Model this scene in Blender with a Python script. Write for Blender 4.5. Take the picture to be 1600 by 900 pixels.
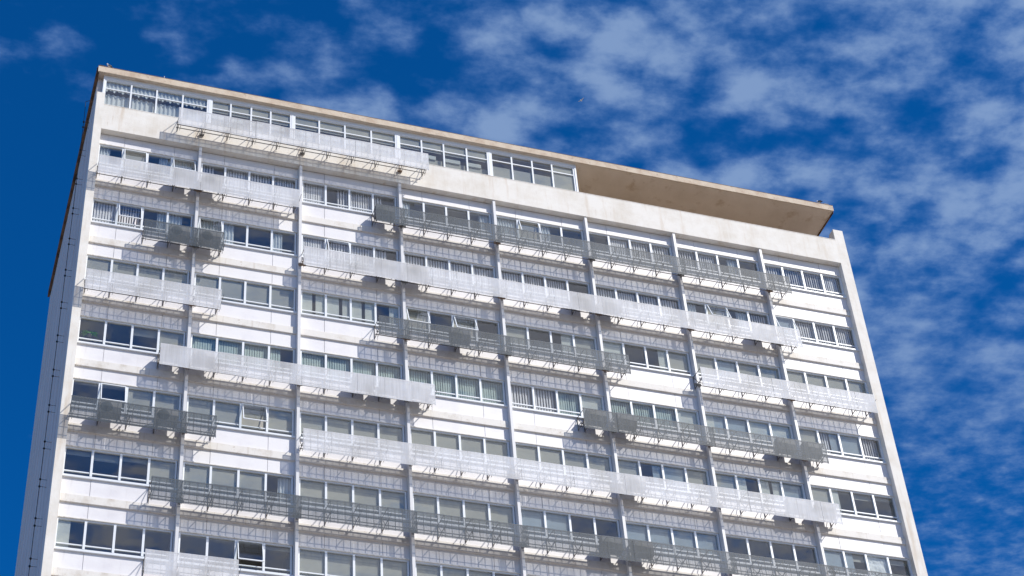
import bpy, math, random
from mathutils import Vector, Matrix
R = math.radians
random.seed(7)
for o in list(bpy.data.objects): bpy.data.objects.remove(o)
scn = bpy.context.scene
col = scn.collection
H = 58.4                      # height of the first office window head above the ground
# ------------------------------------------------------------------ camera
cd = bpy.data.cameras.new('camera'); cam = bpy.data.objects.new('camera', cd); col.objects.link(cam)
cd.sensor_width = 36; cd.lens = 2930.3/1600*36; cd.clip_start = .5; cd.clip_end = 6000
r2 = Vector((0.94731497, -0.31341976, -0.06604848)); u2 = Vector((-0.15989814, -0.64141767, 0.75034389)); fw = Vector((0.27753727, 0.70025097, 0.6577398))
m = Matrix((r2, u2, -fw)).transposed().to_4x4()
m.translation = Vector((-4.44660498, -55.94816278, -56.71349642+H)); cam.matrix_world = m
scn.camera = cam
# ------------------------------------------------------------------ light
SUN = Vector((.80, -1.0, 1.10)).normalized()
elev = math.asin(SUN.z); az = math.atan2(SUN.x, SUN.y)
sd = bpy.data.lights.new('sun', 'SUN'); sd.energy = 4.1; sd.angle = R(.53); sd.color = (1, .955, .89)
sun = bpy.data.objects.new('sun', sd); col.objects.link(sun); sun.rotation_euler = SUN.to_track_quat('Z', 'Y').to_euler()
sun.location = (30, -60, 120)
scn.view_settings.view_transform = 'Standard'; scn.view_settings.look = 'None'
scn.view_settings.exposure = 0.0; scn.view_settings.gamma = 1; scn.view_settings.use_curve_mapping = False
scn.cycles.transparent_max_bounces = 24; scn.cycles.max_bounces = 8
w = bpy.data.worlds.new('World'); scn.world = w; w.use_nodes = True
nt = w.node_tree; N = nt.nodes; L = nt.links; N.clear()
def nd(t, **k):
    n = N.new(t)
    for a, b in k.items(): setattr(n, a, b)
    return n
def mth(op, a, b=None, c=None, clamp=False):
    n = nd('ShaderNodeMath', operation=op, use_clamp=clamp)
    for i, v in enumerate((a, b, c)):
        if v is None: continue
        if isinstance(v, (int, float)): n.inputs[i].default_value = v
        else: L.new(v, n.inputs[i])
    return n.outputs[0]
sky = nd('ShaderNodeTexSky', sky_type='NISHITA'); sky.sun_disc = False
sky.sun_elevation = elev; sky.sun_rotation = az; sky.altitude = 1100; sky.air_density = 1.0; sky.dust_density = .1; sky.ozone_density = 3.0
tc = nd('ShaderNodeTexCoord')
sp = nd('ShaderNodeSeparateXYZ'); L.new(tc.outputs['Generated'], sp.inputs[0])
zc = mth('MAXIMUM', sp.outputs[2], .04)
px = mth('DIVIDE', sp.outputs[0], zc); py = mth('DIVIDE', sp.outputs[1], zc)
cb = nd('ShaderNodeCombineXYZ'); L.new(px, cb.inputs[0]); L.new(py, cb.inputs[1])
def noise(scale, det, rough, dist, off, stretch=(1, 1, 1), rot=0):
    mp = nd('ShaderNodeMapping'); mp.inputs['Location'].default_value = off; mp.inputs['Scale'].default_value = stretch
    mp.inputs['Rotation'].default_value = (0, 0, rot)
    L.new(cb.outputs[0], mp.inputs[0])
    n = nd('ShaderNodeTexNoise'); n.inputs['Scale'].default_value = scale; n.inputs['Detail'].default_value = det
    n.inputs['Roughness'].default_value = rough; n.inputs['Distortion'].default_value = dist
    L.new(mp.outputs[0], n.inputs['Vector']); return n.outputs[0]
n1 = noise(23, 9, .57, .0, (3.1, 1.7, 0), (.8, 1, 1), R(12))
n2 = noise(4.2, 3, .5, .2, (1.3, 5.2, 0))
n3 = noise(46, 8, .60, .0, (.3, 2.2, 4), (.75, 1, 1), R(25))
nf = noise(90, 5, .6, .0, (2.3, 1.2, 1), (.8, 1, 1))
wn = nd('ShaderNodeTexNoise'); wn.inputs['Scale'].default_value = 22; wn.inputs['Detail'].default_value = 6; L.new(cb.outputs[0], wn.inputs['Vector'])
ws = nd('ShaderNodeVectorMath', operation='SCALE'); L.new(wn.outputs[1], ws.inputs[0]); ws.inputs[3].default_value = .05
wa = nd('ShaderNodeVectorMath', operation='ADD'); L.new(cb.outputs[0], wa.inputs[0]); L.new(ws.outputs[0], wa.inputs[1])
vo = nd('ShaderNodeTexVoronoi', feature='SMOOTH_F1'); vo.inputs['Scale'].default_value = 19; vo.inputs['Smoothness'].default_value = .12; L.new(wa.outputs[0], vo.inputs['Vector'])
puff = mth('SUBTRACT', .42, vo.outputs['Distance'])
bias = nd('ShaderNodeMapRange'); bias.inputs[1].default_value = .02; bias.inputs[2].default_value = .42; bias.inputs[3].default_value = -.085; bias.inputs[4].default_value = .19
L.new(px, bias.inputs[0])
lowr = nd('ShaderNodeMapRange'); lowr.inputs[1].default_value = .97; lowr.inputs[2].default_value = 1.22; lowr.inputs[3].default_value = 0; lowr.inputs[4].default_value = 1
L.new(py, lowr.inputs[0])
mixn = nd('ShaderNodeMix', data_type='FLOAT'); L.new(mth('MULTIPLY', lowr.outputs[0], .8), mixn.inputs[0])
L.new(mth('ADD', n1, mth('MULTIPLY', puff, .36)), mixn.inputs[2]); L.new(n3, mixn.inputs[3])
dens = mth('ADD', mixn.outputs[0], mth('ADD', bias.outputs[0], mth('MULTIPLY', mth('SUBTRACT', n2, .5), .42)))
dens = mth('ADD', dens, mth('MULTIPLY', mth('SUBTRACT', nf, .5), .07))
dens = mth('SUBTRACT', dens, mth('MULTIPLY', lowr.outputs[0], .16))
# unseen half of the sky over the street: whiter clouds added for neutral fill
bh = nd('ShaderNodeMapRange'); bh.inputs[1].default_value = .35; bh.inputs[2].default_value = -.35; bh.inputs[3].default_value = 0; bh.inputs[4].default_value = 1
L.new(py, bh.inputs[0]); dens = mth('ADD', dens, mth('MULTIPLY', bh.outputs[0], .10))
cr = nd('ShaderNodeMapRange', interpolation_type='SMOOTHSTEP'); cr.inputs[1].default_value = .42; cr.inputs[2].default_value = .86; cr.inputs[3].default_value = 0; cr.inputs[4].default_value = 1
L.new(dens, cr.inputs[0])
fac = mth('MULTIPLY', mth('POWER', cr.outputs[0], .9), mth('SUBTRACT', .70, mth('MULTIPLY', lowr.outputs[0], .22)))
tint = nd('ShaderNodeMix', data_type='RGBA', blend_type='MULTIPLY'); tint.inputs[0].default_value = 1
L.new(sky.outputs[0], tint.inputs[6]); tint.inputs[7].default_value = (.02, .62, 1.24, 1)
cc = nd('ShaderNodeMix', data_type='RGBA'); L.new(cr.outputs[0], cc.inputs[0]); cc.inputs[6].default_value = (.8, 2.1, 5.4, 1); cc.inputs[7].default_value = (2.75, 4.0, 6.3, 1)
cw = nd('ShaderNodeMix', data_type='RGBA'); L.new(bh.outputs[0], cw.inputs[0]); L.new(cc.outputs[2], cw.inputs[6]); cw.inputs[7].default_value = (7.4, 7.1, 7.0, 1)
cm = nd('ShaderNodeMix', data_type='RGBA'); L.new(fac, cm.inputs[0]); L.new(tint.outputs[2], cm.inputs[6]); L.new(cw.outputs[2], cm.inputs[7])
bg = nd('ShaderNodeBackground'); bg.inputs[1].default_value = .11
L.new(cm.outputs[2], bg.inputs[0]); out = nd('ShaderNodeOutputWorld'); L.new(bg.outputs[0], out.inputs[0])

# ------------------------------------------------------------------ materials
def mat(name, c, rough=.6, spots=None, streak=None, bump=0, metal=0, spec=.3):
    """c base colour; spots=(colour, scale, lo, hi, amount); streak the same with vertical stretch"""
    m = bpy.data.materials.new(name); m.use_nodes = True; t = m.node_tree; b = t.nodes['Principled BSDF']
    b.inputs['Roughness'].default_value = rough; b.inputs['Metallic'].default_value = metal
    b.inputs['Specular IOR Level'].default_value = spec
    b.inputs['Base Color'].default_value = (*c, 1)
    co = t.nodes.new('ShaderNodeTexCoord'); cur = None
    def layer(cur, sp, stretch):
        colr, sc, lo, hi, am = sp
        mp = t.nodes.new('ShaderNodeMapping'); mp.inputs['Scale'].default_value = stretch; t.links.new(co.outputs['Object'], mp.inputs[0])
        n = t.nodes.new('ShaderNodeTexNoise'); n.inputs['Scale'].default_value = sc; n.inputs['Detail'].default_value = 6; n.inputs['Roughness'].default_value = .65
        t.links.new(mp.outputs[0], n.inputs['Vector'])
        r = t.nodes.new('ShaderNodeMapRange'); r.inputs[1].default_value = lo; r.inputs[2].default_value = hi; r.inputs[4].default_value = am
        t.links.new(n.outputs[0], r.inputs[0])
        x = t.nodes.new('ShaderNodeMix'); x.data_type = 'RGBA'; t.links.new(r.outputs[0], x.inputs[0])
        if cur is None: x.inputs[6].default_value = (*c, 1)
        else: t.links.new(cur, x.inputs[6])
        x.inputs[7].default_value = (*colr, 1)
        return x.outputs[2]
    for s_ in (spots or []): cur = layer(cur, s_, (1, 1, 1))
    for s_ in (streak or []): cur = layer(cur, s_, (1, 1, .09))
    if cur is not None: t.links.new(cur, b.inputs['Base Color'])
    if bump:
        n = t.nodes.new('ShaderNodeTexNoise'); n.inputs['Scale'].default_value = 14; n.inputs['Detail'].default_value = 8
        t.links.new(co.outputs['Object'], n.inputs['Vector'])
        bu = t.nodes.new('ShaderNodeBump'); bu.inputs['Strength'].default_value = bump; bu.inputs['Distance'].default_value = .02
        t.links.new(n.outputs[0], bu.inputs['Height']); t.links.new(bu.outputs[0], b.inputs['Normal'])
    return m
M = {}
M['panel'] = mat('white_panel', (.82, .805, .81), .42, [((.72, .70, .72), .9, .45, .7, .8)], [((.60, .57, .54), 5, .58, .80, .45), ((.50, .45, .40), 12, .68, .82, .4)], .04)
M['ledge'] = mat('cream_ledge', (.78, .75, .70), .55, [((.56, .50, .42), 1.8, .50, .72, .7), ((.36, .27, .20), 7, .62, .74, .7)], [((.44, .37, .30), 8, .58, .76, .6)], .1)
M['gap'] = mat('joint_backing', (.66, .66, .67), .8)
M['post'] = mat('painted_post', (.70, .70, .71), .4, [((.6, .6, .62), 3, .5, .8, .5)])
M['band'] = mat('cream_concrete', (.82, .79, .73), .7, [((.66, .60, .51), .8, .42, .70, .8), ((.5, .42, .33), 9, .62, .74, .5)], [((.60, .49, .37), 2.2, .54, .70, .65), ((.84, .81, .76), 5, .5, .75, .6), ((.38, .30, .23), 9, .63, .76, .6)], .25)
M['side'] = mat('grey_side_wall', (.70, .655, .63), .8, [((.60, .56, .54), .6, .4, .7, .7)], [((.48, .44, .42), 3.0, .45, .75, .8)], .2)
M['slab'] = mat('weathered_roof_edge', (.66, .56, .44), .8, [((.48, .36, .26), 1.6, .42, .66, .8), ((.28, .20, .15), 5, .60, .74, .8)], None, .4)
M['brown'] = mat('stained_brown_edge', (.20, .12, .075), .85, [((.05, .03, .02), 1.5, .45, .62, .9)], None, .4)
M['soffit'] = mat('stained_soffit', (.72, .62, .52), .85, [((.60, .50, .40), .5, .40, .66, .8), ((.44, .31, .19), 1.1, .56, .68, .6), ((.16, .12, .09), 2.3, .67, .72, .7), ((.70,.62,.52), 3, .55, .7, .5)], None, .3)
M['alu'] = mat('white_window_frame', (.80, .83, .86), .35)
M['blindw'] = mat('pale_blind_slats', (.74, .71, .74), .6)
M['blindb'] = mat('green_grey_slats', (.42, .50, .47), .6)
M['blindd'] = mat('slat_backing', (.17, .17, .20), .6)
M['curtain'] = mat('pale_curtain', (.62, .64, .66), .7)
M['shade'] = mat('grey_roller_shade', (.44, .42, .37), .7, [((.35, .335, .30), .7, .4, .7, .8)])
M['shadeb'] = mat('blue_grey_shade', (.34, .40, .46), .7, [((.26, .30, .34), .9, .4, .7, .8)])
M['pale'] = mat('pale_shade', (.64, .64, .59), .7, [((.48, .48, .45), .9, .4, .7, .8)])
M['sheet'] = mat('white_crumpled_cloth', (.82, .82, .82), .8, None, None, .0)
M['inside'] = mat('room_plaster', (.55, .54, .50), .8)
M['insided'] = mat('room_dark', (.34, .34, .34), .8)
M['steel'] = mat('grey_galvanised_rod', (.17, .165, .16), .6, [((.10, .055, .035), 6, .55, .7, .8)])
M['rust'] = mat('rusty_clamp', (.22, .15, .11), .8, [((.4, .33, .28), 8, .5, .7, .7)])
M['ac'] = mat('ac_casing', (.09, .10, .12), .5, [((.09, .08, .07), 3, .5, .75, .7)])
M['acl'] = mat('ac_casing_light', (.30, .29, .27), .5, [((.35, .31, .26), 3, .5, .75, .7)])
M['acd'] = mat('ac_grille', (.04, .05, .05), .5)
M['cable'] = mat('black_cable', (.03, .03, .03), .5)
M['leaf'] = mat('green_leaf', (.25, .50, .09), .5)
M['pot'] = mat('dark_pot', (.10, .08, .07), .7)
M['dark'] = mat('black_feathers', (.03, .03, .035), .6)
M['white'] = mat('white_feathers', (.75, .75, .75), .7)
M['ground'] = mat('pale_ground', (.34, .28, .22), .9, [((.24, .19, .14), .05, .4, .7, .7)])
M['asphalt'] = mat('asphalt', (.055, .055, .055), .9, [((.04, .04, .04), .5, .4, .7, .7)])
M['paving'] = mat('paving', (.38, .35, .31), .9, [((.3, .27, .24), 2, .4, .7, .7)])
M['paint'] = mat('road_paint', (.75, .75, .72), .7)
# curtain / blinds glow slightly through
def glass_mat():
    m = bpy.data.materials.new('window_glass'); m.use_nodes = True; t = m.node_tree; t.nodes.clear()
    o = t.nodes.new('ShaderNodeOutputMaterial'); mx = t.nodes.new('ShaderNodeMixShader'); tr = t.nodes.new('ShaderNodeBsdfTransparent'); gl = t.nodes.new('ShaderNodeBsdfGlossy')
    tr.inputs[0].default_value = (.95, .97, .965, 1); gl.inputs['Roughness'].default_value = .015
    lw = t.nodes.new('ShaderNodeLayerWeight'); lw.inputs[0].default_value = .5
    pw = t.nodes.new('ShaderNodeMath'); pw.operation = 'POWER'; t.links.new(lw.outputs['Facing'], pw.inputs[0]); pw.inputs[1].default_value = 3.0
    fr = t.nodes.new('ShaderNodeMapRange'); fr.inputs[3].default_value = .10; fr.inputs[4].default_value = .8; t.links.new(pw.outputs[0], fr.inputs[0])
    co = t.nodes.new('ShaderNodeTexCoord'); n = t.nodes.new('ShaderNodeTexNoise'); n.inputs['Scale'].default_value = .9; n.inputs['Detail'].default_value = 2
    t.links.new(co.outputs['Object'], n.inputs['Vector'])
    bu = t.nodes.new('ShaderNodeBump'); bu.inputs['Strength'].default_value = .25; bu.inputs['Distance'].default_value = .01; t.links.new(n.outputs[0], bu.inputs['Height'])
    t.links.new(bu.outputs[0], gl.inputs['Normal'])
    t.links.new(fr.outputs[0], mx.inputs[0]); t.links.new(tr.outputs[0], mx.inputs[1]); t.links.new(gl.outputs[0], mx.inputs[2]); t.links.new(mx.outputs[0], o.inputs[0])
    return m
M['glass'] = glass_mat()
def perf(name, c, a):
    """perforated sheet: the holes are far below a pixel, so the sheet lets a share of the light straight through, streaked by the ribs"""
    m = bpy.data.materials.new(name); m.use_nodes = True; t = m.node_tree; t.nodes.clear()
    o = t.nodes.new('ShaderNodeOutputMaterial'); mx = t.nodes.new('ShaderNodeMixShader'); tr = t.nodes.new('ShaderNodeBsdfTransparent'); b = t.nodes.new('ShaderNodeBsdfPrincipled')
    b.inputs['Roughness'].default_value = .5; b.inputs['Specular IOR Level'].default_value = .3
    co = t.nodes.new('ShaderNodeTexCoord'); mp = t.nodes.new('ShaderNodeMapping'); mp.inputs['Scale'].default_value = (1, 1, .05)
    t.links.new(co.outputs['Object'], mp.inputs[0])
    n = t.nodes.new('ShaderNodeTexNoise'); n.inputs['Scale'].default_value = 11; n.inputs['Detail'].default_value = 5; n.inputs['Roughness'].default_value = .7
    t.links.new(mp.outputs[0], n.inputs['Vector'])
    r = t.nodes.new('ShaderNodeMapRange'); r.inputs[1].default_value = .35; r.inputs[2].default_value = .68; r.inputs[3].default_value = a-.07; r.inputs[4].default_value = a+.07
    t.links.new(n.outputs[0], r.inputs[0])
    n2 = t.nodes.new('ShaderNodeTexNoise'); n2.inputs['Scale'].default_value = .7; n2.inputs['Detail'].default_value = 4; t.links.new(co.outputs['Object'], n2.inputs['Vector'])
    x = t.nodes.new('ShaderNodeMix'); x.data_type = 'RGBA'; x.inputs[6].default_value = (*c, 1); x.inputs[7].default_value = (c[0]*.78, c[1]*.77, c[2]*.75, 1)
    r2_ = t.nodes.new('ShaderNodeMapRange'); r2_.inputs[1].default_value = .42; r2_.inputs[2].default_value = .68; t.links.new(n2.outputs[0], r2_.inputs[0]); t.links.new(r2_.outputs[0], x.inputs[0])
    t.links.new(x.outputs[2], b.inputs['Base Color'])
    t.links.new(r.outputs[0], mx.inputs[0]); t.links.new(tr.outputs[0], mx.inputs[1]); t.links.new(b.outputs[0], mx.inputs[2]); t.links.new(mx.outputs[0], o.inputs[0])
    return m
M['scrw'] = perf('white_perforated_sheet', (.80, .81, .84), .50)
M['scrg'] = perf('grey_perforated_sheet', (.088, .115, .145), .45)

# ------------------------------------------------------------------ helpers
class MB:
    def __init__(s): s.v = []; s.f = []
    def quadbox(s, P):     # 8 corners: bottom 4, top 4
        b = len(s.v); s.v += [tuple(p) for p in P]
        s.f += [(b, b+3, b+2, b+1), (b+4, b+5, b+6, b+7), (b, b+1, b+5, b+4), (b+1, b+2, b+6, b+5), (b+2, b+3, b+7, b+6), (b+3, b, b+4, b+7)]
    def box(s, x0, x1, y0, y1, z0, z1):
        s.quadbox([(x0, y0, z0), (x1, y0, z0), (x1, y1, z0), (x0, y1, z0), (x0, y0, z1), (x1, y0, z1), (x1, y1, z1), (x0, y1, z1)])
    def rot(s, cx, cy, z0, z1, hw, hd, a):   # upright box turned about z
        c, n = math.cos(a), math.sin(a); q = [(-hw, -hd), (hw, -hd), (hw, hd), (-hw, hd)]
        s.quadbox([(cx+u*c-v*n, cy+u*n+v*c, z) for z in (z0, z1) for u, v in q])
    def bar(s, a, b, r, n=4):
        a = Vector(a); b = Vector(b); d = (b-a).normalized(); u = d.cross(Vector((0, 0, 1)))
        if u.length < .01: u = Vector((1, 0, 0))
        u.normalize(); v = d.cross(u); k = len(s.v)
        for p in (a, b):
            for i in range(n):
                t = 2*math.pi*(i+.5)/n; s.v.append(tuple(p+u*r*math.cos(t)+v*r*math.sin(t)))
        for i in range(n): s.f.append((k+i, k+(i+1) % n, k+n+(i+1) % n, k+n+i))
        s.f.append(tuple(k+i for i in range(n))[::-1]); s.f.append(tuple(k+n+i for i in range(n)))
    def ell(s, c, r, nu=12, nv=8):
        k = len(s.v)
        for j in range(nv+1):
            t = math.pi*j/nv
            for i in range(nu):
                p = 2*math.pi*i/nu; s.v.append((c[0]+r[0]*math.sin(t)*math.cos(p), c[1]+r[1]*math.sin(t)*math.sin(p), c[2]+r[2]*math.cos(t)))
        for j in range(nv):
            for i in range(nu): s.f.append((k+j*nu+i, k+(j+1)*nu+i, k+(j+1)*nu+(i+1) % nu, k+j*nu+(i+1) % nu))
    def build(s, name, m, parent=None, org=None, smooth=False, bevel=0):
        org = Vector(org or (0, 0, 0))
        me = bpy.data.meshes.new(name); me.from_pydata([tuple(Vector(p)-org) for p in s.v], [], s.f); me.validate(); me.update()
        me.materials.append(m)
        if smooth:
            for p in me.polygons: p.use_smooth = True
        o = bpy.data.objects.new(name, me); col.objects.link(o)
        if parent is not None:
            o.parent = parent; o.location = org - Vector(parent.get('_w', (0, 0, 0)))
        else: o.location = org
        o['_w'] = tuple(org)
        if bevel:
            b = o.modifiers.new('bevel', 'BEVEL'); b.width = bevel; b.segments = 2; b.limit_method = 'ANGLE'
        return o
def tag(o, label=None, cat=None, group=None, kind=None):
    for k, v in (('label', label), ('category', cat), ('group', group), ('kind', kind)):
        if v: o[k] = v
    return o
def empty(name, loc=(0, 0, 0)):
    o = bpy.data.objects.new(name, None); col.objects.link(o); o.location = loc; o['_w'] = tuple(loc); return o

# ------------------------------------------------------------------ ground
g = MB(); g.v = [(-2500, -2500, -.004), (2500, -2500, -.004), (2500, 2500, -.004), (-2500, 2500, -.004)]; g.f = [(0, 1, 2, 3)]
tag(g.build('ground', M['ground']), kind='structure')
g = MB(); g.box(-400, 400, -40, -26, -.2, 0); tag(g.build('road', M['asphalt']), kind='structure')
g = MB(); g.box(-60, 90, -25.8, -.6, -.1, .13); tag(g.build('pavement', M['paving']), kind='structure')
g = MB(); g.box(-60, 90, -26, -25.8, -.1, .15); tag(g.build('kerb', M['panel']), kind='structure')
g = MB()
for i in range(-20, 20): g.box(i*6, i*6+3, -33.08, -32.92, 0, .004)
tag(g.build('road_marking', M['paint']), kind='structure')

# ------------------------------------------------------------------ the building
B = empty('office_building', (17, 0, 0))
tag(B, 'tall white office slab block with ribbon windows, cream top band and projecting perforated screens', 'building')
XP = [-.05, 4.12, 8.44, 12.82, 17.12, 21.44, 25.70, 30.01, 34.13]
FL = [0, -3.14, -6.22, -9.38, -12.42, -15.52, -18.6, -21.7]
XL, XR, YB = -.38, 34.63, 14.6
def Z(r): return H+FL[r]
bottom = H+FL[7]-3.1
# piers, side walls
g = MB(); g.box(XL, -.05, -.32, .10, .13, H+2.77); g.build('end_pier', M['band'], B, (XL, -.32, 0))
g = MB(); g.box(34.13, XR, -.32, .10, .13, H+2.76); g.build('end_pier', M['band'], B, (34.13, -.32, 0))
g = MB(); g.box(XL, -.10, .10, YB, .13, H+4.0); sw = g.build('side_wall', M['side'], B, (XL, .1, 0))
g = MB(); g.box(34.2, XR, .10, YB, .13, H+2.76); g.build('side_wall', M['side'], B, (34.2, .1, 0))
g = MB(); g.box(-.10, 34.2, YB-.3, YB, .13, H+2.0); g.build('rear_wall', M['side'], B, (0, YB, 0))
# vertical ribs cast in the left side wall
g = MB()
for i in range(9):
    y = .9+i*1.55; g.box(XL-.012, XL+.01, y, y+.03, .2, H+3.9)
g.build('wall_rib', M['side'], B, (XL, 1, 0))
# lower shaft, plain bands out of the picture
g = MB(); g.box(-.05, 34.13, .10, .4, .13, bottom)
z = bottom
while z > 4: g.box(-.05, 34.13, -.02, .1, z-2.3, z-1.1); z -= 3.1
g.build('lower_wall', M['panel'], B, (0, .1, 0))
# top band (parapet)
g = MB(); g.box(-.05, 34.13, -.32, -.02, H+.62, H+2.07); g.box(-.05, 34.13, -.33, 0.04, H+2.07, H+2.10)
g.build('parapet_band', M['band'], B, (0, -.32, H+.62))
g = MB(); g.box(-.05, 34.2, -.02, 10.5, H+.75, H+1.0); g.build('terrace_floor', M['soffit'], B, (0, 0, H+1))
g = MB(); g.box(21.3, 34.2, 10.5, 10.7, H+1.0, H+4.03); g.box(21.25, 21.4, .1, 10.5, H+1.0, H+4.03); g.build('terrace_wall', M['band'], B, (21, 10, H+1))
# roof slab: front fascia, body, edge
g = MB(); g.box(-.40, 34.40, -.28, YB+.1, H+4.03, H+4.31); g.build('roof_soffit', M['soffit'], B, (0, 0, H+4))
g = MB()
xs = [-.45+i*(34.87/60) for i in range(61)]; random.seed(3); dz = [random.uniform(-.006, .012) for _ in xs]
for i in range(60):
    x0, x1 = xs[i], xs[i+1]
    g.quadbox([(x0, -.36, H+4.00+dz[i]), (x1, -.36, H+4.00+dz[i+1]), (x1, -.28, H+4.01+dz[i+1]), (x0, -.28, H+4.01+dz[i]),
               (x0, -.36, H+4.33+dz[i]*.6), (x1, -.36, H+4.33+dz[i+1]*.6), (x1, -.28, H+4.33+dz[i+1]*.6), (x0, -.28, H+4.33+dz[i]*.6)])
g.build('roof_fascia', M['slab'], B, (0, -.3, H+4))
for x0, x1 in ((-.50, -.402), (34.402, 34.43)):
    g = MB()
    for i in range(14):
        y = -.278+i*(YB+.38)/14; g.box(x0, x1, y, y+(YB+.38)/14-.02, H+3.93, H+4.31)
    g.build('roof_edge_board', M['brown'], B, (x0, 0, H+4))
g = MB(); g.box(-.45, 34.42, -.37, -.30, H+4.335, H+4.35); g.build('roof_flashing', M['rust'], B, (0, -.3, H+4.3))

# posts
for i in range(1, 8):
    x = XP[i]; g = MB(); g.box(x-.058, x+.058, -.28, .06, bottom, H+.62); g.box(x-.085, x+.085, -.03, .05, bottom, H+.62)
    g.build('facade_post', M['post'], B, (x, 0, bottom))
# per floor panels, ledge, sill
for r in range(8):
    z = Z(r); up = FL[r-1]-2.42+H if r else H+.62
    for nm, y0, z0, z1 in (('header_panel', 0, z+.045, up), ('spandrel_panel', 0, z-2.07, z-1.35)):
        g = MB(); gb = MB()
        for b in range(8):
            a, c = XP[b], XP[b+1]
            if b: a += .075
            if b < 7: c -= .075
            q = XP[b]+(XP[b+1]-XP[b])*.25; t = XP[b]+(XP[b+1]-XP[b])*.75
            for u, v in ((a, q-.008), (q+.008, t-.008), (t+.008, c)): g.box(u, v, random.uniform(-.004, .004), .035, z0, z1)
        g.build(nm, M['panel'], B, (0, 0, z0))
    g = MB(); g.box(-.05, 34.13, .04, .28, z-3.05 if r < 7 else z-2.42, z-1.2); 
    if r == 0: g.box(-.05, 34.13, .04, .28, z+.03, up+.1)
    g.build('backing_wall', M['gap'], B, (0, .04, z-3))
    g = MB(); g.box(-.05, 34.13, -.083, .04, z-2.42, z-2.09); g.box(-.05, 34.13, -.04, .04, z-2.085, z-2.07)
    g.build('ledge', M['ledge'], B, (0, 0, z-2.42), bevel=.012)
    g = MB(); g.box(-.05, 34.13, -.088, .10, z-1.345, z-1.275); g.build('window_sill', M['alu'], B, (0, 0, z-1.35))
    g = MB(); g.box(-.05, 34.13, -.05, .06, z+.005, z+.045); g.build('drip_trim', M['ledge'], B, (0, 0, z))
# rooms
g = MB(); gd = MB()
for r in range(8):
    z = Z(r); g.box(-.08, 34.15, .29, 6, z-2.45, z-2.25)
    g.box(-.08, 34.15, .3, 6, z+.35, z+.40)
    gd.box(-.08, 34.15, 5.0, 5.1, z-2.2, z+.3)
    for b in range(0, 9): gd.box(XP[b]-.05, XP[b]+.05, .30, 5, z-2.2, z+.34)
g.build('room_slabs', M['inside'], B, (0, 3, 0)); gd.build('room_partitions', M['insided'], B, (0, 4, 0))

# ------------------------------------------------------------------ windows
# pane codes: v slats, b green slats, c curtain, p pale shade, G grey shade, B blue grey shade, D dark, W crumpled sheet, h half curtain
# l: curtain left + dark ; capital O marks before a code = open sash
SPEC = [
 ['l,OG,h,Oc', 'vD,v,v,v', 'v,Dv,v,vD', 'l,D,D,h', 'c,OG,l,D', 'D,v,v,v', 'v,v,Dc,D', 'v,v,v,v'],
 ['v,Ov,h,l', 'Oc,l,D,l', 'v,Ov,v,vD', 'v,v,v,v', 'v,v,v,D', 'v,v,v,v', 'l,OG,h,v', 'OB,v,v,v'],
 ['G,G,G,G', 'G,G,G,G', 'P,P,P,Dp', 'OG,D,OG,D', 'G,D,Dp,G', 'p,D,Dp,G', 'G,B,G,G', 'G,G,G,G'],
 ['D,D,Gd,G', 'b,b,b,bD', 'b,b,b,b', 'b,b,b,b', 'v,v,b,p', 'b,b,b,p', 'pB,B,p,p', 'G,vB,B,v'],
 ['D,OD,G,G', 'G,G,OG,G', 'G,G,G,G', 'G,G,G,G', 'G,G,G,G', 'G,DB,B,G', 'G,PD,P,B', 'G,PD,Dd,Dd'],
 ['Gd,Gd,Gd,G', 'G,G,G,h', 'G,G,G,G', 'G,G,G,G', 'B,B,D,D', 'B,B,B,B', 'D,D,D,D', 'B,Bd,W,Dd'],
 ['PD,D,D,D', 'D,D,OD,Gd', 'G,G,G,G', 'G,G,G,D', 'G,G,D,D', 'G,G,G,G', 'D,G,G,D', 'G,G,D,D'],
 ['G,D,G,G', 'G,G,D,D', 'G,G,G,G', 'D,G,G,G', 'G,D,G,G', 'G,G,G,D', 'G,D,G,G', 'G,G,D,G']]
def slats(mb, back, x0, x1, z0, z1, y, step=.115, a=R(38), jit=0.05):
    x = x0+.04
    while x < x1-.03:
        mb.rot(x, y, z0+random.uniform(0, .03), z1, .047, .003, a+random.uniform(-jit, jit)*3); x += step
    back.box(x0, x1, y+.14, y+.15, z0, z1)
def curtain(mb, x0, x1, z0, z1, y, amp=.035, wl=.13, scallop=0):
    n = max(6, int((x1-x0)/.022)); k = len(mb.v)
    for j, zz in enumerate((z0, z1)):
        for i in range(n+1):
            x = x0+(x1-x0)*i/n; ph = 2*math.pi*x/wl
            zo = zz+(scallop*abs(math.sin(ph/4)) if j == 0 else 0)
            mb.v.append((x, y+amp*math.sin(ph+.7*math.sin(x*5)), zo))
    for i in range(n): mb.f.append((k+i, k+i+1, k+n+2+i, k+n+1+i))
    # back side for thickness
    k2 = len(mb.v)
    for p in mb.v[k:k2]: mb.v.append((p[0], p[1]+.006, p[2]))
    for i in range(n): mb.f.append((k2+i+1, k2+i, k2+n+1+i, k2+n+2+i))
YG = .055
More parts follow.
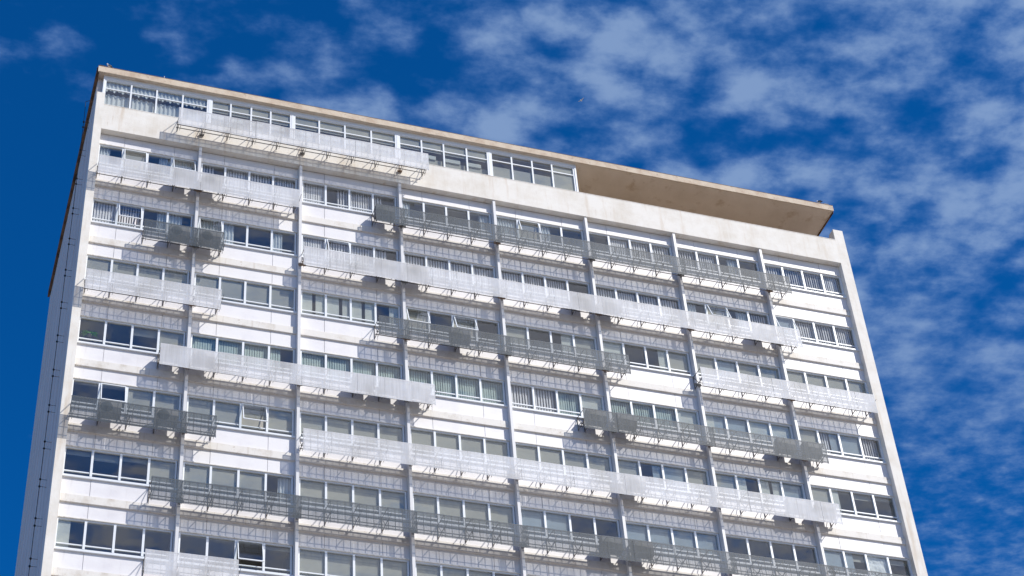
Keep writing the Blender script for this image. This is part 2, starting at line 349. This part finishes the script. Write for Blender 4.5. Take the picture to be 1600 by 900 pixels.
def window(x0, x1, z, spec, zb=-1.23, rail=-1.03, nm='ribbon_window', glassy=YG):
    fr = MB(); gl = MB(); sashes = []; mbs = {}
    def g_(k): return mbs.setdefault((k, cur[0]), MB())
    cur = [0]; n = len(spec); W = (x1-x0)/n
    fr.box(x0, x1, .0, .09, z-.05, z+.004); fr.box(x0, x1, .0, .09, z+zb-.04, z+zb+.03)
    for i in range(n+1):
        x = x0+W*i; hw = .042 if 0 < i < n else .03
        x = min(max(x, x0+hw), x1-hw); fr.box(x-hw, x+hw, -.012, .10, z+zb+.03, z-.05)
    for i, s in enumerate(spec):
        cur[0] = i
        a, c = x0+W*i+.045, x0+W*(i+1)-.045; op = s.startswith('O'); s = s.lstrip('O')
        zt, zl = z-.05, z+zb+.03
        if op:
            sash = MB(); sashes.append(sash)
            th = R(random.uniform(15, 22)); hl = zt-(z+rail)
            cs, sn = math.cos(th), math.sin(th)
            def P(x, d, o): return (x, .0-d*sn-o*cs, zt-d*cs+o*sn)   # d down the sash, o outward
            def sb(mb, xa, xb, d0, d1, o0, o1):
                mb.quadbox([P(xa, d1, o1), P(xb, d1, o1), P(xb, d1, o0), P(xa, d1, o0), P(xa, d0, o1), P(xb, d0, o1), P(xb, d0, o0), P(xa, d0, o0)])
            for xa, xb, d0, d1 in ((a, c, 0, .035), (a, c, hl-.04, hl), (a, a+.035, .035, hl-.04), (c-.035, c, .035, hl-.04)): sb(sash, xa, xb, d0, d1, 0, .035)
            sb(gl, a+.035, c-.035, .035, hl-.04, .012, .018)
            fr.box(a, c, .02, .07, z+rail-.03, z+rail+.01)
            gl.box(a, c, glassy, glassy+.006, zl, z+rail-.03)
        else:
            fr.box(a, c, .02, .075, z+rail-.022, z+rail+.022)
            gl.box(a, c, glassy, glassy+.006, zl, zt)
        y = .17; e0, e1 = a-.04, c+.04; zz0 = zl-.02
        mid = e0+(e1-e0)*random.uniform(.4, .62)
        def do(k, u, v):
            if k == 'v': slats(g_('blindw'), g_('blindd'), u, v, zz0, zt+.1, y, random.choice((.105, .12, .115)), R(random.choice((20, 26, 34))))
            elif k == 'b': slats(g_('blindb'), g_('blindd'), u, v, zz0, zt+.1, y, .1, R(random.choice((14, 20))))
            elif k == 'c': curtain(g_('curtain'), u, v, zz0, zt+.1, y)
            elif k == 'G': g_('shade').box(u, v, y-.07, y-.06, zz0+random.choice((0, 0, 0, .15)), zt+.1)
            elif k == 'B': g_('shadeb').box(u, v, y-.07, y-.06, zz0, zt+.1)
            elif k == 'p' or k == 'P': g_('pale').box(u, v, y-.07, y-.06, zz0, zt+.1)
            elif k == 'd': g_('shade').box(u, v, y, y+.01, zt-random.uniform(.1, .4), zt+.1)
            elif k == 'W': crumple(g_('sheet'), u, v, zz0, zt+.05, y-.085)
        if s == 'l': do('c', e0, mid)
        elif s == 'h': do('c', mid, e1)
        elif s == 'P': do('p', e0, mid-.06); do('p', mid+.08, e1)
        elif s == 'Gd': do('d', e0, e1)
        elif s in ('Dd',): do('d', e0, e1)
        elif len(s) == 2: do(s[0], e0, mid); do(s[1], mid, e1)
        else: do(s, e0, e1)
    W_ = fr.build(nm, M['alu'], B, (x0, 0, z+zb))
    o = gl.build('pane', M['glass'], W_, (x0, 0, z+zb))
    for q in sashes: q.build('open_sash', M['alu'], W_, (x0, 0, z+zb))
    names = {'blindw': 'vertical_blind', 'blindb': 'vertical_blind', 'blindd': 'blind_backing', 'curtain': 'curtain', 'shade': 'roller_shade', 'shadeb': 'roller_shade', 'pale': 'roller_shade', 'sheet': 'cloth_sheet'}
    for (k, _), mb in mbs.items():
        if mb.v: mb.build(names[k], M[k], W_, (x0, 0, z+zb), smooth=(k in ('curtain', 'sheet')))
    return W_
def crumple(mb, x0, x1, z0, z1, y):
    n = 28; k = len(mb.v); from mathutils import noise as ns
    for j in range(n+1):
        for i in range(n+1):
            x = x0+(x1-x0)*i/n; zz = z0+(z1-z0)*j/n
            mb.v.append((x, y+.04+.045*ns.noise(Vector((x*3+zz*2.2, zz*3.3, 1)))+.035*ns.noise(Vector((x*11, zz*9, 3))), zz))
    for j in range(n):
        for i in range(n): a = k+j*(n+1)+i; mb.f.append((a, a+1, a+n+2, a+n+1))
random.seed(11)
for r in range(8):
    for b in range(8):
        a, c = XP[b], XP[b+1]
        a += .11 if b else .0; c -= .11 if b < 7 else .0
        window(a, c, Z(r), SPEC[r][b].split(','))
# penthouse glazing, four groups of panes standing behind the parapet
GX = [[-.10, 1.04, 2.13, 3.25, 4.37], [4.47, 5.34, 6.24, 7.10, 8.03], [8.13, 9.27, 10.43, 11.63, 12.79], [12.89, 13.95, 14.98, 16.06, 17.09], [17.19, 18.2, 19.18, 20.14, 21.24]]
z0, z1 = H+2.12, H+3.83
g = MB(); g.box(-.10, 21.25, -.16, .12, H+3.83, H+4.03); g.box(-.10, 21.25, -.16, .12, H+2.10, H+2.16)
for x in (4.42, 8.08, 12.84, 17.14): g.box(x-.05, x+.05, -.14, .1, z0, z1)
g.box(-.16, -.10, -.16, .1, z0, H+4.03); g.box(21.24, 21.32, -.16, .1, z0, H+4.03)
g.build('penthouse_frame', M['alu'], B, (0, -.1, z0))
for gi, xs_ in enumerate(GX):
    fr = MB(); gl = MB(); cu = MB(); sh = MB(); li = MB()
    for i, x in enumerate(xs_):
        hw = .035; xx = min(max(x, xs_[0]+hw), xs_[-1]-hw); fr.box(xx-hw, xx+hw, -.13, -.03, z0+.04, z1)
    fr.box(xs_[0], xs_[-1], -.12, -.03, z1-.05, z1-.001)
    for i in range(4):
        a, c = xs_[i]+.03, xs_[i+1]-.03
        tz = z0+1.18 if gi < 4 else z0+1.22
        fr.box(a, c, -.115, -.05, tz-.025, tz+.025); fr.box(a, c, -.115, -.05, z0+.14, z0+.19)
        gl.box(a, c, -.078, -.072, z0+.04, z1-.05)
        if gi == 0:
            curtain(cu, a, c, tz-.10, z1+.05, .0, .03, .17, .12); curtain(cu, a+.02, c-.02, z0, tz-.12, .12, .035, .2)
        elif gi == 4: sh.box(a, c, -.045, -.04, z0-.1, z0+.9 if i < 3 else z1)
        else:
            sh.box(a, c, -.045, -.04, tz+random.uniform(-.18, -.12), z1+.05); li.box(a+.05, c-random.uniform(.1, .3), .05, .10, tz-.46, tz-.24)
            sh.box(a, c, .12, .13, z0-.1, tz-.42)
    W_ = fr.build('penthouse_window', M['alu'], B, (xs_[0], -.1, z0))
    gl.build('pane', M['glass'], W_, (xs_[0], -.1, z0))
    if cu.v: cu.build('curtain', M['curtain'], W_, (xs_[0], 0, z0), smooth=True)
    if sh.v: sh.build('roller_shade', M['shade'], W_, (xs_[0], 0, z0))
    if li.v: li.build('wall_cabinet', M['pale'], W_, (xs_[0], 0, z0))
g = MB(); g.box(-.1, 21.25, 3.0, 3.1, H+1, H+4.03); g.build('penthouse_partition', M['inside'], B, (0, 3, H+1))

# ------------------------------------------------------------------ screens on brackets
SCR = [('P', 2.99, 13.92, 'w'), (0, -.05, 8.25, 'w'), (0, 11.55, 30.83, 'g'), (1, 1.98, 5.2, 'g'), (1, 8.46, 30.80, 'w'), (2, -.05, 5.2, 'w'), (2, 11.55, 22.35, 'g'), (2, 25.58, 33.80, 'w'),
       (3, 2.98, 13.78, 'w'), (3, 19.98, 30.84, 'g'), (4, -.08, 5.24, 'g'), (4, 8.50, 30.86, 'w'), (5, 3.0, 34.05, 'g'), (6, 2.98, 6.25, 'w'), (6, 19.98, 30.85, 'w')]
quarters = []
for b in range(8):
    for k in range(4): quarters.append(XP[b]+(XP[b+1]-XP[b])*k/4)
quarters.append(XP[8])
random.seed(5)
def screen(row, x0, x1, kind):
    if row == 'P': zr, yw, yo, dt, db, bt, bb = H, -.325, -1.12, 1.90, .88, 1.88, 1.27
    else: zr, yw, yo, dt, db, bt, bb = Z(row), -.09, -.85, -1.42, -2.44, -1.36, -1.97
    cuts = [x0]+[q for q in XP[1:8] if x0+.3 < q < x1-.3]+[x1]
    s = MB()
    for a, c in zip(cuts, cuts[1:]):
        # each run is hung as separate sheets about a metre wide with hairline joints and slightly uneven hems
        n = max(1, round((c-a)/1.07)); st = (c-a)/n
        for i in range(n):
            u, v = a+st*i, a+st*(i+1)-.006; e = random.uniform(-.012, .012); e2 = random.uniform(-.01, .01); yy = random.uniform(-.008, .008)
            s.box(u, v, yo+yy, yo+yy+.006, zr+db+e, zr+dt+e2)
    if kind == 'g' or random.random() < .8:
        for q in cuts[1:-1]: s.box(q-.20, q+.02, yo+.03, yo+.036, zr+db+.02, zr+dt-.04)
    mt = M['scrw'] if kind == 'w' else M['scrg']
    S = s.build('perforated_screen', mt, B, (x0, yo, zr+db))
    S['label'] = 'white perforated screen' if kind == 'w' else 'dark grey perforated screen'
    f = MB(); rr = .009
    n = int((x1-x0)/.27)
    for i in range(n+1):
        x = x0+.02+(x1-x0-.04)*i/n; f.box(x-rr, x+rr, yo+.012, yo+.03, zr+db+.02, zr+dt-.02)
    for zz in (dt-.02, bb+.0, db+.10): f.box(x0, x1, yo+.031, yo+.05, zr+zz-.011, zr+zz+.011)
    sgn = yo-yw
    for fr_ in (.26, .50): f.box(x0, x1, yw+sgn*fr_-.013, yw+sgn*fr_+.013, zr+bb-.02, zr+bb+.006)
    f.build('support_frame', M['steel'], S, (x0, yo, zr+db))
    qs = [q for q in quarters if x0-.1 < q < x1+.1]
    qs = [x0+.06]+[q for q in qs if x0+.35 < q < x1-.35]+[x1-.06]
    for q in qs:
        k = MB(); q = q+random.uniform(-.03, .03)
        isp = min(abs(q-p) for p in XP[1:8]) < .1
        k.box(q-.010, q+.010, yw-.02, yw+.0, zr+bb-.03, zr+bt+.04) if row == 'P' else k.box(q-.010, q+.010, -.035, -.006, zr+bb-.03, zr+bt+.04)
        ya = yw-.02 if row == 'P' else -.03
        k.bar((q, ya, zr+bt), (q, yo+.03, zr+dt-.03), .015); k.bar((q, ya, zr+bt-.02), (q, yw+sgn*.5, zr+bb), .014)
        k.bar((q, ya, zr+bb), (q, yo+.03, zr+bb), .017)
        k.bar((q+.09, yw+sgn*.1, zr+bb-.02), (q+.14, yo+.04, zr+dt-.2), .010)
        k.bar((q, yo+.03, zr+bb), (q+.03, yo+.03, zr+db+.05), .012)
        if isp: k.box(q-.15, q+.15, -.36, -.303, zr+bb-.07, zr+bb+.03) if row != 'P' else k.box(q-.1, q+.1, yw-.1, yw-.02, zr+bb-.05, zr+bb+.03)
        k.build('bracket', M['rust'] if isp and random.random() < .6 else M['steel'], S, (q, yo, zr+bb))
    return S
for a in SCR: screen(*a)

# lightning cable down the left side wall, on stand-off pins in pairs
g = MB(); g.bar((-.63, 2.1, 20), (-.63, 2.1, H+3.7), .012, 6); g.bar((-.63, 2.1, H+3.7), (-.66, 1.9, H+4.36), .012, 6); g.bar((-.66, 1.9, H+4.36), (-.2, 1.6, H+4.4), .012, 6)
cb_ = g.build('lightning_cable', M['cable'], B, (-.63, 2.1, 20))
zz = H+3.3
while zz > 22:
    for d in (0, -.32):
        g = MB(); g.bar((-.375, 2.1, zz+d), (-.65, 2.1, zz+d), .008, 5); g.ell((-.63, 2.1, zz+d), (.045, .045, .05), 8, 6)
        g.build('cable_clip', M['cable'], cb_, (-.38, 2.1, zz+d))
    zz -= 1.72

# ------------------------------------------------------------------ air conditioners standing on the screen platforms
ordn = ['first', 'second', 'third', 'fourth', 'fifth', 'sixth', 'seventh']
AC = [(0, 3.45, 'd'), (0, 4.62, 'l'), (0, 12.02, 'd'), (1, 3.43, 'l'), (1, 4.66, 'l'), (1, 11.98, 'd'), (1, 13.40, 'l'), (1, 20.62, 'd'), (1, 22.0, 'd'), (1, 29.15, 'l'), (2, 15.06, 'd'),
      (3, 3.45, 'd'), (3, 4.68, 'l'), (3, 10.95, 'd'), (3, 12.05, 'd'), (3, 13.22, 'l'), (3, 20.66, 'd'), (3, 21.98, 'd'), (3, 29.12, 'd'), (3, 30.34, 'd'), (4, 1.34, 'l'), (4, 3.42, 'l'),
      (4, 22.0, 'l'), (4, 29.05, 'd'), (4, 30.38, 'd'), (5, 20.66, 'd'), (5, 21.95, 'd')]
def where(r, x):
    i = min(range(1, 8), key=lambda k: abs(XP[k]-x)); side = 'left' if x < XP[i] else 'right'
    sc = [s for s in SCR if s[0] == r and s[1] <= x <= s[2]][0]
    return side, ordn[i-1], ('white' if sc[3] == 'w' else 'dark grey')
protos = {}
for r, x, k in AC:
    side, post, scn_ = where(r, x)
    zb = Z(r)-1.95; loc = (x, -.50, zb)
    if k not in protos:
        t = empty('air_conditioner', (0, 0, 0))
        g = MB(); g.box(-.42, .42, -.17, .17, .06, .66); g.build('casing', M['ac'] if k == 'd' else M['acl'], t, bevel=.02)
        g = MB()
        g.ell((-.12, -.172, .36), (.235, .008, .235), 20, 10); g.build('fan_grille', M['acd'], t, smooth=True)
        for sx in (-.32, .32):
            g = MB(); g.box(sx-.03, sx+.03, -.19, .19, 0, .06); g.build('foot', M['steel'], t)
        g = MB(); g.bar((.36, .0, .10), (.52, .2, -.05), .025, 6); g.bar((.52, .2, -.05), (.56, .42, .15), .025, 6); g.build('pipe', M['acl'], t)
        protos[k] = t; o = t
    else:
        src = protos[k]; o = src.copy(); col.objects.link(o)
        for ch in list(src.children):
            c_ = ch.copy(); col.objects.link(c_); c_.parent = o
    o.location = loc
    tag(o, '%s air conditioner behind %s screen, %s of %s post, %s office row from top' % ('dark' if k == 'd' else 'pale', scn_, side, post, ordn[r]),
        'air conditioner', 'air conditioners on the screen platforms')

# ------------------------------------------------------------------ plants
def plant(loc, n, ln, label, wid=.026, fl=.5):
    t = empty('potted_plant', loc)
    g = MB(); k = 10
    for j, (zz, rr) in enumerate(((0, .07), (.16, .10))):
        for i in range(k): g.v.append((rr*math.cos(2*math.pi*i/k), rr*math.sin(2*math.pi*i/k), zz))
    for i in range(k): g.f.append((i, (i+1) % k, k+(i+1) % k, k+i))
    g.f += [tuple(range(k))[::-1], tuple(range(k, 2*k))]
    p = g.build('pot', M['pot'], t); p.location = (0, 0, 0)
    g = MB()
    for i in range(n):
        a = 2*math.pi*i/n+random.uniform(-.2, .2); l_ = ln*random.uniform(.7, 1.1); up = random.uniform(.5, 1.1); pv = None; b = len(g.v)
        for s in range(7):
            u = s/6; rad = l_*u*.8; h = .16+l_*(up*u-1.0*u*u*.8); wd = wid*(1-u)**.6+.002
            cx, cy = rad*math.cos(a), rad*math.sin(a)*fl; tx, ty = -math.sin(a)*wd, math.cos(a)*wd
            g.v += [(cx+tx, cy+ty, h), (cx-tx, cy-ty, h)]
        for s in range(6): q = b+2*s; g.f.append((q, q+1, q+3, q+2))
    p = g.build('leaves', M['leaf'], t); p.location = (0, 0, 0)
    tag(t, label, 'plant'); return t
plant((.40, .19, Z(3)-.84), 26, .48, 'green spiky plant behind the glass of the far left window of the fourth office row', .055, .16)
plant((26.9, -.62, Z(1)-1.95), 12, .16, 'small yellow-green plant behind the long white screen under the second office row')

# ------------------------------------------------------------------ small things on the roof edge
def bird(loc, yaw, label):
    t = empty('bird', loc)
    g = MB(); g.ell((0, 0, .13), (.085, .05, .055)); g.ell((.075, 0, .205), (.033, .03, .032)); g.bar((.05, 0, .15), (.075, 0, .20), .028, 8); g.bar((.10, 0, .20), (.135, 0, .195), .006, 5)
    g.bar((.01, .02, .09), (.015, .02, 0), .006, 5); g.bar((.01, -.02, .09), (.015, -.02, 0), .006, 5)
    o = g.build('body', M['white'], t, smooth=True); o.location = (0, 0, 0)
    for s in (-1, 1):
        g = MB(); g.ell((-.035, .045*s, .14), (.10, .014, .045)); o = g.build('wing', M['dark'], t, smooth=True); o.location = (0, 0, 0)
    g = MB(); g.box(-.17, -.07, -.022, .022, .115, .127); o = g.build('tail', M['dark'], t); o.location = (0, 0, 0)
    t.rotation_euler = (0, 0, yaw)
    tag(t, label, 'bird', 'birds perched on the roof edge')
bird((-.02, -.3, H+4.36), R(200), 'small black and white bird perched near the left corner of the roof edge')
bird((33.75, -.3, H+4.36), R(150), 'small black and white bird perched near the right corner of the roof edge')
# a gull far off in front of the clouds
d = (fw*2930.3+r2*(908-800)-u2*(157-450)).normalized(); P = m.translation+d*150
t = empty('flying_bird', P); tag(t, 'tiny white bird flying in front of the clouds above the roof', 'bird')
g = MB(); g.ell((0, 0, 0), (.22, .07, .06)); g.build('body', M['white'], t, smooth=True).location = (0, 0, 0)
for s in (-1, 1):
    g = MB(); g.quadbox([(-.08, .03*s, 0), (.1, .03*s, 0), (.03, .5*s, .16), (-.05, .5*s, .16), (-.08, .03*s, .02), (.1, .03*s, .02), (.03, .5*s, .17), (-.05, .5*s, .17)])
    g.build('wing', M['white'], t).location = (0, 0, 0)
t.rotation_euler = (0, 0, R(30)); t.scale = (.55, .55, .55)
def lamp(x, label):
    t = empty('roof_floodlight', (x, -.22, H+4.35))
    g = MB(); g.box(-.13, .13, -.06, .06, .05, .15); g.build('housing', M['cable'], t, bevel=.015).location = (0, 0, 0)
    g = MB(); g.box(-.15, -.132, -.02, .02, 0, .12); g.box(.132, .15, -.02, .02, 0, .12); g.box(-.15, .15, -.03, .03, 0, .01); g.build('yoke', M['steel'], t).location = (0, 0, 0)
    tag(t, label, 'floodlight', 'dark fixtures on the roof corners')
lamp(-.28, 'low dark fixture on the left corner of the roof edge'); lamp(34.15, 'low dark fixture on the right corner of the roof edge')
t = empty('roof_pin', (2.36, -.3, H+4.35)); g = MB(); g.bar((0, 0, 0), (0, 0, .16), .014, 8); g.build('stem', M['white'], t).location = (0, 0, 0)
g = MB(); g.box(-.04, .04, -.04, .04, 0, .012); g.build('base_plate', M['white'], t).location = (0, 0, 0)
tag(t, 'short white pin standing on the roof edge above the curtained windows', 'pin')

for o in bpy.data.objects:
    if '_w' in o: del o['_w']
